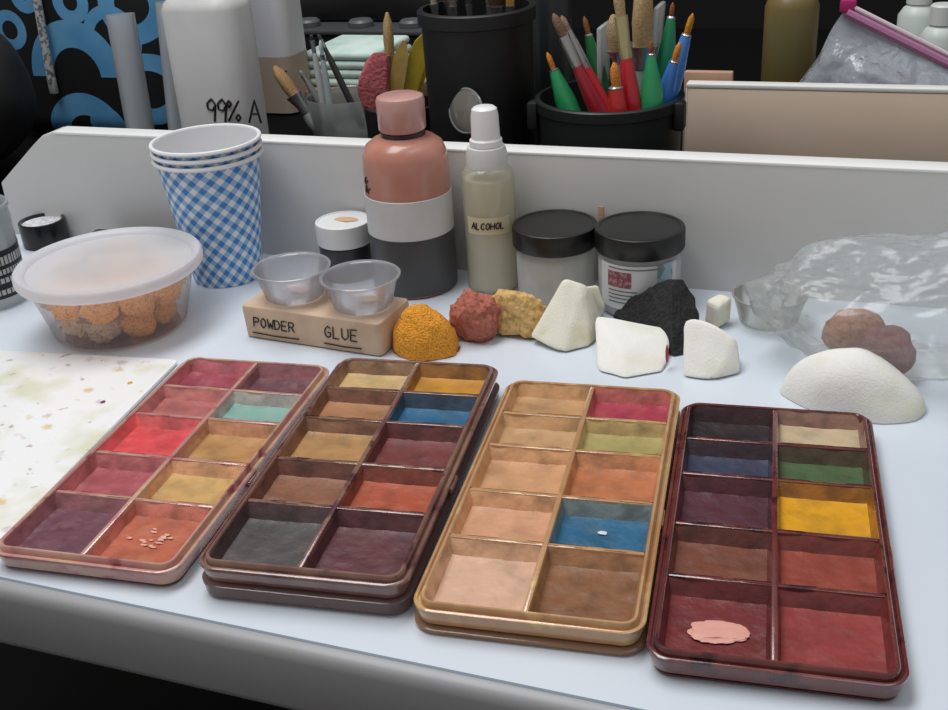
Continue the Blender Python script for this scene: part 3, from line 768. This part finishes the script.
def inside(px, py, Y, cx, cy, r, zb):
    """a brush butt on the floor of a cup"""
    q = at(px, py, Y); v = Vector((q.x-cx, q.y-cy, 0))
    if v.length > r: v = v.normalized()*r
    return Vector((cx+v.x, cy+v.y, zb))

# tall black brush bucket
B1 = (-.296, .815); kb = thing('brush_bucket', 'tall black bucket of brushes behind the spray bottle', 'bucket', (B1[0], B1[1], 0))
bkm = M('bucket_black', (21,21,22), .5)
obj('bucket', lathe([(0, 0), (.0400, 0), (.0405, .002), (.0425, .143), (.0450, .144), (.0452, .1535), (.0440, .1545), (.0405, .1545), (.0392, .004), (0, .004)], 56), bkm, kb)
d = at(466, 111, .770)-kb.location
md = Matrix.Translation(d) @ Matrix.Scale(1.2, 4) @ Matrix.Rotation(R(80), 4, 'X') @ Matrix.Rotation(R(-22), 4, 'Y')
obj('lens', lathe([(0, .003), (.008, .0026), (.0125, .0012), (.0132, 0), (.0125, -.0012), (0, -.0024)], 36, md), clear('lens_clear', (235,238,240), .5, (224,214,204), .03, 2.2), kb, label='round clear plastic disc on the front')
tor = bmesh.new(); add_lathe(tor, [(.0134+.0011*math.cos(2*math.pi*k/8), .0011*math.sin(2*math.pi*k/8)) for k in range(9)], 36, md)
obj('lens_rim', tor, M('lens_rim', (168,170,170), .2, metal=.5), kb, label='pale rim of the disc')
GR = 'brushes in the tall black bucket'
for k, (px, hc, bc, hr, lb) in enumerate(((436, (150,110,70), (196,180,150), .0035, 'pale bristled wooden brush, leftmost in the tall black bucket'), (447, (110,70,40), (110,70,44), .0055, 'brown brush next to the leftmost one in the tall black bucket'), (459, (190,192,190), (120,110,100), .0030, 'silver handled brush left of centre in the tall black bucket'),
        (472, (170,172,172), (60,56,54), .0026, 'thin grey brush at the centre of the tall black bucket'), (486, (176,104,48), (90,60,40), .0032, 'orange brown brush right of centre in the tall black bucket'), (500, (96,60,36), (84,54,36), .0060, 'thick dark brown brush in the tall black bucket'), (514, (190,150,60), (200,150,70), .0036, 'mustard brush, rightmost in the tall black bucket'))):
    top = at(px, 8, .815); bx_ = B1[0]+(top.x-B1[0])*.6
    d_ = (Vector((top.x, .812+.012*math.sin(k*2), top.z))-Vector((bx_, B1[1], .006)))
    brush(lb, (bx_, B1[1]+.004*math.sin(k), .006), Vector((bx_, B1[1], .006))+d_*1.25, hr, hc, bc, .72, .1, silver, hr*1.1, GR)

# dark bottle behind the bucket
o = obj('dark_bottle', lathe([(0, 0), (.0165, 0), (.0175, .002), (.0175, .150), (.014, .160), (.008, .166), (.008, .19), (0, .19)], 36), M('bottle_dark', (42,44,46), .35), None, (-.262, .900, 0))
tag(o, 'tall dark grey bottle between the two brush buckets', 'bottle')

# low black bucket of coloured brushes
B2 = (-.190, .800); b2_ = thing('brush_bucket', 'low wide black bucket of red, green and blue brushes', 'bucket', (B2[0], B2[1], 0))
obj('bucket', lathe([(0, 0), (.0500, 0), (.0510, .002), (.0535, .085), (.0550, .086), (.0552, .0930), (.0542, .0940), (.0512, .0940), (.0490, .004), (0, .004)], 56), M('bucket_green_black', (27,31,31), .45), b2_)
for a in (205, -14):
    ca, sa = math.cos(R(a)), math.sin(R(a))
    obj('handle_lug', box(-.004, .004, -.006, .006, .073, .0935, .002, M4=Matrix.Translation((.0565*ca, .0565*sa, 0))), bkm, b2_)
GB = 'brushes in the low black bucket'
def B2b(lb, tip, base, hr, hc, bc, lh, lf, Y=.79, fer=silver, br=None, taper=.6, flat=.7):
    tp = at(tip[0], tip[1], Y); bp_ = at(base[0], base[1], Y)
    d_ = bp_-tp; bot = tp+d_*((tp.z-.006)/(tp.z-bp_.z)) if tp.z > bp_.z else bp_
    v = Vector((bot.x-B2[0], bot.y-B2[1])); lim = .043
    if v.length > lim: bot = Vector((B2[0]+v.x/v.length*lim, B2[1]+v.y/v.length*lim, .006))
    vis = (bp_-tp).length/(bot-tp).length
    brush(lb, bot, tp, hr, hc, bc, 1-vis*(1-lh), vis*lf, fer, br, GB, taper, flat)
GRN, RED, BLU, ORG, TAN, DBR = (46,164,104), (206,40,56), (78,146,228), (224,138,52), (208,174,130), (126,98,78)
B2b('green handled brush with orange tip, leaning furthest left in the low bucket', (547, 52), (570, 112), .0085, GRN, ORG, .70, .02, .798, br=.0028, taper=.42)
B2b('red handled brush with dark bristles, leaning left beside the green one', (553, 13), (598, 112), .0065, (164,36,50), DBR, .47, .30, .795, br=.0046)
B2b('red handled brush with bare silver ferrule, close behind the dark bristled one', (561, 15), (606, 112), .0065, RED, (150,130,110), .46, .38, .808, br=.0032)
B2b('dark green brush with brown tip at the back of the low bucket', (584, 16), (607, 112), .0070, (28,112,64), (150,92,50), .80, .02, .825, br=.0028, taper=.42)
B2b('short red brush with pointed orange tip at the bucket front', (614, 62), (618, 114), .0078, (206,44,44), ORG, .50, .04, .765, br=.0046, taper=.65)
B2b('tall red brush with gold ferrule at the middle of the low bucket', (616, -24), (633, 114), .0072, RED, TAN, .42, .30, .778, gold, .0052)
B2b('tan bristled brush standing behind the gold ferrule brush', (613, 14), (620, 112), .0050, (170,160,150), (180,152,112), .50, .14, .808, br=.0078)
B2b('widest brush with pale tan bristles and silver ferrule', (644, -22), (640, 112), .0085, (150,190,170), (192,162,116), .34, .18, .815, br=.0140, flat=.5, taper=1.0)
B2b('green brush with brown tip at right of the bucket front', (651, 40), (652, 112), .0085, GRN, (156,84,44), .80, .02, .782, br=.0024, taper=.32)
B2b('tall green brush at the back right of the low bucket', (673, 2), (660, 112), .0075, (38,150,100), (150,96,50), .86, .02, .825, br=.0024, taper=.40)
B2b('longer blue brush with amber tip at the bucket right', (693, 13), (664, 112), .0072, BLU, (214,140,36), .78, .02, .808, br=.0034, taper=.5)
B2b('shorter blue brush with orange tip at the bucket right', (680, 42), (660, 112), .0072, (64,130,214), ORG, .72, .02, .796, br=.0034, taper=.5)
# two clear sleeves among the brushes
slv = clear('sleeve_clear', (236,240,240), .8, (236,240,240), .2)
for lb, x0_, y0_, x1_, y1_, Y, w in (('grey clear plastic sleeve among the brushes, left of the gold ferrule', 602, 112, 604, 24, .832, .016), ('pale clear plastic sleeve at right behind the widest brush', 646, 112, 660, 4, .832, .015)):
    a, b_ = at(x0_, y0_, Y), at(x1_, y1_, Y); a = Vector((a.x, min(a.y, .832), .02))
    d_ = b_-a
    bm = box(-w, w, -.002, .002, 0, d_.length, .0015)
    for v in bm.verts:
        k = .55+.45*math.sin(min(1, v.co.z/d_.length*1.2)*1.6); v.co.x *= k
    o = obj('plastic_sleeve', bm, slv, None, a); o.rotation_euler = d_.to_track_quat('Z', 'Y').to_euler(); o.rotation_euler.z += 0
    tag(o, lb, 'sleeve', 'clear sleeves in the low bucket')

# clear glass of brushes at left
G = (-.503, 1.000); gl = thing('glass_cup', 'low clear glass cup of thin brushes behind the back panel', 'cup', (-.5015, .985, 0))
G = (-.5015, .985)
obj('glass', lathe([(0, .0), (.0345, .0), (.036, .003), (.0385, .040), (.0378, .041), (.0368, .040), (.0345, .006), (0, .006)], 44), clear('glass_clear', (236,238,238), .40, (214,216,214), .04, 1.2), gl)
GG = 'brushes in the clear glass cup'
def gb(lb, tip, base, hr, hc, bc, lh, lf, Y, br=None, taper=.6, fer=silver):
    tp, q = at(tip[0], tip[1], Y), at(base[0], base[1], .96)
    v = Vector((q.x-G[0], Y-G[1])); 
    if v.length > .03: v = v.normalized()*.03
    brush(lb, (G[0]+v.x, G[1]+v.y, .0075), tp, hr, hc, bc, lh, lf, fer, br, GG, taper)
gb('fat tan bristled brush leaning left out of the glass cup', (274, 66), (312, 124), .0062, (150,152,152), (184,146,98), .30, .28, .955, .0092, .8)
gb('thin white stick upright in the glass cup', (311, 34), (325, 124), .0034, (205,206,206), (60,58,58), .82, .12, .965)
gb('second thin white stick right of the first in the glass cup', (320, 40), (333, 126), .0034, (186,196,200), (200,220,226), .80, .05, .960)
gb('black handled brush crossing right in the glass cup', (318, 34), (350, 110), .0034, (52,52,54), (60,60,60), .86, .08, .985)
gb('grey metal brush at the left inside the glass cup', (300, 70), (318, 122), .0040, (120,120,120), (130,130,128), .80, .10, .990)

# short black cup of spatulas behind the pink bottle
SC = (-.386, .860)
sc_ = thing('spatula_cup', 'short black cup of wooden spatulas hidden behind the pink bottle cap', 'cup', (SC[0], SC[1], 0))
obj('cup', lathe([(0, 0), (.028, 0), (.0285, .002), (.031, .066), (.029, .067), (.0265, .004), (0, .004)], 40), M('cup_black', (19,19,20), .5), sc_)
wood = M('spatula_wood', (222,190,112), .6, (206,172,90), 60); wood2 = M('spatula_olive', (220,192,58), .6, (200,172,52), 70)
def paddle(lb, tip, base, w, mat, Y):
    a, b_ = at(base[0], base[1], Y), at(tip[0], tip[1], Y); d_ = b_-a; ex = d_.normalized()*max(0, (a.z-.01)/max(d_.normalized().z, .1))
    a = a-ex
    v = Vector((a.x-SC[0], a.y-SC[1]));
    if v.length > .022: a = Vector((SC[0]+v.x/v.length*.022, SC[1]+v.y/v.length*.022, .008))
    d_ = b_-a; Lh = d_.length
    bm = bmesh.new(); pr = []
    for k in range(15):
        t = k/14; ww = w*(.55+.45*min(1, t*1.6)) if t < .8 else w*math.sqrt(max(0.02, 1-((t-.8)/.2)**2))
        pr.append((ww, t*Lh))
    g = [[bm.verts.new((sx*ww, sy*.0011, z)) for sx, sy in ((-1,-1),(1,-1),(1,1),(-1,1))] for ww, z in pr]
    for r0, r1 in zip(g, g[1:]):
        for k in range(4): bm.faces.new((r0[k], r0[(k+1) % 4], r1[(k+1) % 4], r1[k]))
    bm.faces.new(g[0]); bm.faces.new(g[-1])
    o = obj('wooden_spatula', bm, mat, None, a, angle=30)
    q_ = d_.normalized(); xax = (RX-q_*RX.dot(q_)).normalized(); yax = q_.cross(xax)
    o.rotation_euler = Matrix((xax, yax, q_)).transposed().to_euler()
    tag(o, lb, 'spatula', 'wooden spatulas in the short black cup')
paddle('pale wooden spatula, leftmost of the three behind the pink bottle', (404, 40), (388, 100), .0064, wood, .858)
paddle('olive yellow spatula leaning right, middle of the three behind the pink bottle', (425, 33), (393, 100), .0078, wood2, .866)
paddle('yellow spatula, lowest of the three, beside the tall black bucket', (427, 52), (410, 100), .0052, wood2, .874)
q = at(371, 74, .852)
o = obj('stipple_sponge', hull([at(357, 92, .846), at(358, 80, .846), at(374, 51, .850), at(389, 52, .852), at(389, 80, .866), at(366, 60, .866), at(386, 92, .848), at(362, 84, .864), Vector((SC[0]-.022, SC[1]-.004, .009)), Vector((SC[0]-.010, SC[1]-.008, .009)), Vector((SC[0]-.012, SC[1]+.006, .009)), Vector((SC[0]-.021, SC[1]+.004, .009))], .002, 2, .0004, 200, 2, 0), pore('sponge_pink', (184,96,100), .8, 260), None)
for v in o.data.vertices: pass
tag(o, 'dusty pink sponge standing left of the wooden spatulas', 'sponge')
brush('tan domed brush with silver ferrule above the pink sponge', (SC[0]-.012, SC[1]+.006, .007), at(387, 12, .868), .0040, (150,120,90), (190,160,110), .62, .12, silver, .0072, None, .8)

# boxes and towel stack further back
o = obj('cardboard_box', box(-.655, -.475, 1.075, 1.215, -.0003, .020, .002), M('box_brown', (146,122,104), .85), None)
tag(o, 'flat brown cardboard box under the pale green towels', 'box')
tw = thing('towel_stack', 'pale green folded towel stack on the brown cardboard box', 'towels', (-.560, 1.145, .0202))
tw_m = M('towel_green', (212,232,224), .85, (196,220,212), 40)
for k in range(4):
    obj('folded_towel', box(-.047+.001*k, .050-.002*k, -.05, .05, .0004+k*.0095, .0092+k*.0095, .004, 3), tw_m, tw)
eq = thing('equipment_tray', 'black equipment tray at the back left behind the towels', 'tray', (-.63, 1.36, 0))
obj('tray', box(-.13, .13, -.08, .08, 0, .040, .006), M('tray_black', (24,24,26), .4), eq)
obj('rim', box(-.135, .135, -.085, .085, .040, .046, .002), M('tray_rim', (74,76,78), .35), eq, label='grey rim')
obj('lid_block', box(-.10, .125, -.03, .05, .046, .085, .008), MC['tray_black'], eq)
for x in (-.075, .0, .07):
    obj('dial', lathe([(0, .0465), (.016, .0465), (.016, .052), (.013, .055), (0, .055)], 28, Matrix.Translation((x, -.055, 0))), M('dial_grey', (92,94,96), .4), eq, label='grey round knob')
o = obj('olive_box', box(-.05, .05, -.04, .04, 0, .16, .006), M('olive_card', (120,122,92), .8), None, (-.81, 1.47, 0))
o.location = (-.735, 1.49, 0); tag(o, 'olive green box at the back behind the black equipment tray', 'box')

# beige panel at right, with what stands behind it
bn = thing('divider_panel', 'low divider panel, bounce light put into its beige, with white edging at right behind the desk', 'panel', (0, 0, 0))
bw = M('panel_bounce_beige', (236,212,190), .7, (230,206,184), 6); be = M('panel_edge', (236,236,232), .4)  # beige carries warm bounce light in the base colour
zt = .0790
obj('panel', box(-.1490, .55, .900, .9125, 0, zt-.0035, .0006), bw, bn)
obj('top_edge', box(-.1502, .55, .8996, .9129, zt-.0035, zt, .0008), be, bn, label='white top edging')
obj('end_edge', box(-.1502, -.1490, .8996, .9129, 0, zt-.0035, .0004), be, bn, label='white end edging')
zc = at(700, 71, .922).z
o = obj('tan_card', box(at(685, 75, .922).x, at(733, 75, .922).x, .918, .926, 0, zc, .001), M('tan_card', (190,150,126), .8), None)
tag(o, 'tan cardboard piece peeking over the left end of the beige panel', 'card')
# zip bag
zb = thing('zip_bag', 'clear zip bag with pink zipper slumped behind the beige panel', 'plastic bag', (0, 0, 0))
A_, Bq = at(849, 4, 1.00), at(985, 72, 1.00)
Lb = at(764, 100, 1.00); Rb = at(990, 150, 1.02)
Lb = Vector((Lb.x, 1.00, .004)); Rb = Vector((Rb.x+.02, 1.00, .004))
def bag_sheet(sign):
    bm = bmesh.new(); NU, NV = 60, 44; g = []
    for i in range(NU+1):
        u = i/NU; top = A_.lerp(Bq, u); bot = Lb.lerp(Rb, u); row = []
        for jv in range(NV+1):
            v = jv/NV; P_ = bot.lerp(top, v)
            bul = math.sin(math.pi*min(1, max(0, u)))**.6*math.sin(math.pi*min(1, v*.98+.02))**.7*min(1, max(0, .93-v)*4)
            s_ = noise.ridged_multi_fractal(Vector((u*3.2, v*2.6, 3+sign)), 1.0, 2.1, 4, 1.0, 2.0)
            row.append(bm.verts.new(P_+Vector((.004*noise.noise(Vector((u*4, v*4, 1))), sign*(.002+.030*bul)+.010*(s_-1.1)*bul, .003*noise.noise(Vector((u*5, v*5, 8)))*min(1, 4*(1-v))))))
        g.append(row)
    for a, b in zip(g, g[1:]):
        for k in range(NV): bm.faces.new((a[k], a[k+1], b[k+1], b[k]))
    return bm
bm = bag_sheet(-1); join(bm, bag_sheet(1))
obj('film', bm, clear('zip_film', (242,245,250), .62, (232,238,248), .14, .8, .6, 90), zb, angle=180)
bm = bmesh.new(); dz = (Bq-A_).normalized()
for off, rr in ((0, .0020),):
    add_tube(bm, [A_+(Bq-A_)*t/10+Vector((0, -.004, off)) for t in range(11)], rr, 8)
obj('zipper', bm, M('zip_pale', (226,206,216), .35), zb, label='pale zipper ridge')
bm = bmesh.new(); nrm = Vector((0, 0, -1))
add_tube(bm, [A_+(Bq-A_)*t/10+Vector((-.001, -.0055, -.0062)) for t in range(11)], .0038, 8)
obj('zip_stripe', bm, M('zip_pink', (178,118,156), .4), zb, label='pink stripe under the zipper')
obj('zip_slider', box(-.007, .006, -.006, .004, -.006, .004, .0015), M('zip_magenta', (178,40,110), .35), zb, A_, label='magenta slider')
# olive bottle, white bottles at back right
ov = thing('olive_bottle', 'olive brown bottle standing behind the beige panel', 'bottle', (at(790, 40, 1.18).x, 1.18, 0))
obj('body', lathe([(0, 0), (.025, 0), (.0265, .003), (.0265, .092), (.022, .104), (.012, .110), (.012, .116)], 40), M('olive_plastic', (112,104,64), .4, (128,104,58), 20), ov)
obj('cap', lathe([(.0135, .112), (.0135, .132), (.012, .133), (0, .133)], 32), M('olive_cap', (60,58,44), .4), ov)
for k, (px, Y, lb) in enumerate(((916, 1.30, 'white bottle with stepped neck at top right behind the zip bag'), (941, 1.26, 'second white bottle at the right photo edge behind the zip bag'))):
    wb = thing('white_bottle', lb, 'bottle', (at(px, 30, Y).x, Y, 0), 0, 'white bottles behind the zip bag')
    h_ = (.062, .048)[k]
    obj('body', lathe([(0, 0), (.019, 0), (.020, .002), (.020, h_), (.015, h_+.008), (.012, h_+.010), (.012, h_+.018)], 36), M('white_plastic', (212,220,214), .4), wb)
    obj('cap', lathe([(.0130, h_+.012), (.0130, h_+.030), (.011, h_+.032), (0, h_+.032)], 32), M('white_cap', (226,228,226), .4), wb)

# ------------------------------------------------------------------ light
w = bpy.data.worlds.new('world'); S.world = w; w.use_nodes = True
bg = w.node_tree.nodes['Background']; bg.inputs[0].default_value = (1.0, .97, .94, 1); bg.inputs[1].default_value = .26
def area(name, loc, target, sx, sy, power, col):
    l = bpy.data.lights.new(name, 'AREA'); l.shape = 'RECTANGLE'; l.size = sx; l.size_y = sy; l.energy = power; l.color = col
    o = bpy.data.objects.new(name, l); COL.objects.link(o); o.location = loc
    o.rotation_euler = (Vector(target)-Vector(loc)).to_track_quat('-Z', 'Y').to_euler()
    return o
area('ceiling_lamp', (-.68, .55, 1.75), (-.25, .45, 0), 1.6, .7, 24.5, (.98, .99, 1))
area('ceiling_lamp', (.5, .35, 1.75), (.0, .45, 0), 1.2, .6, 4, (.88, .95, 1))
S.view_settings.view_transform = 'Standard'; S.view_settings.look = 'None'; S.view_settings.gamma = 1; S.view_settings.exposure = .1
S.view_settings.use_curve_mapping = False
S.cycles.use_denoising = True
S.cycles.transparent_max_bounces = 24
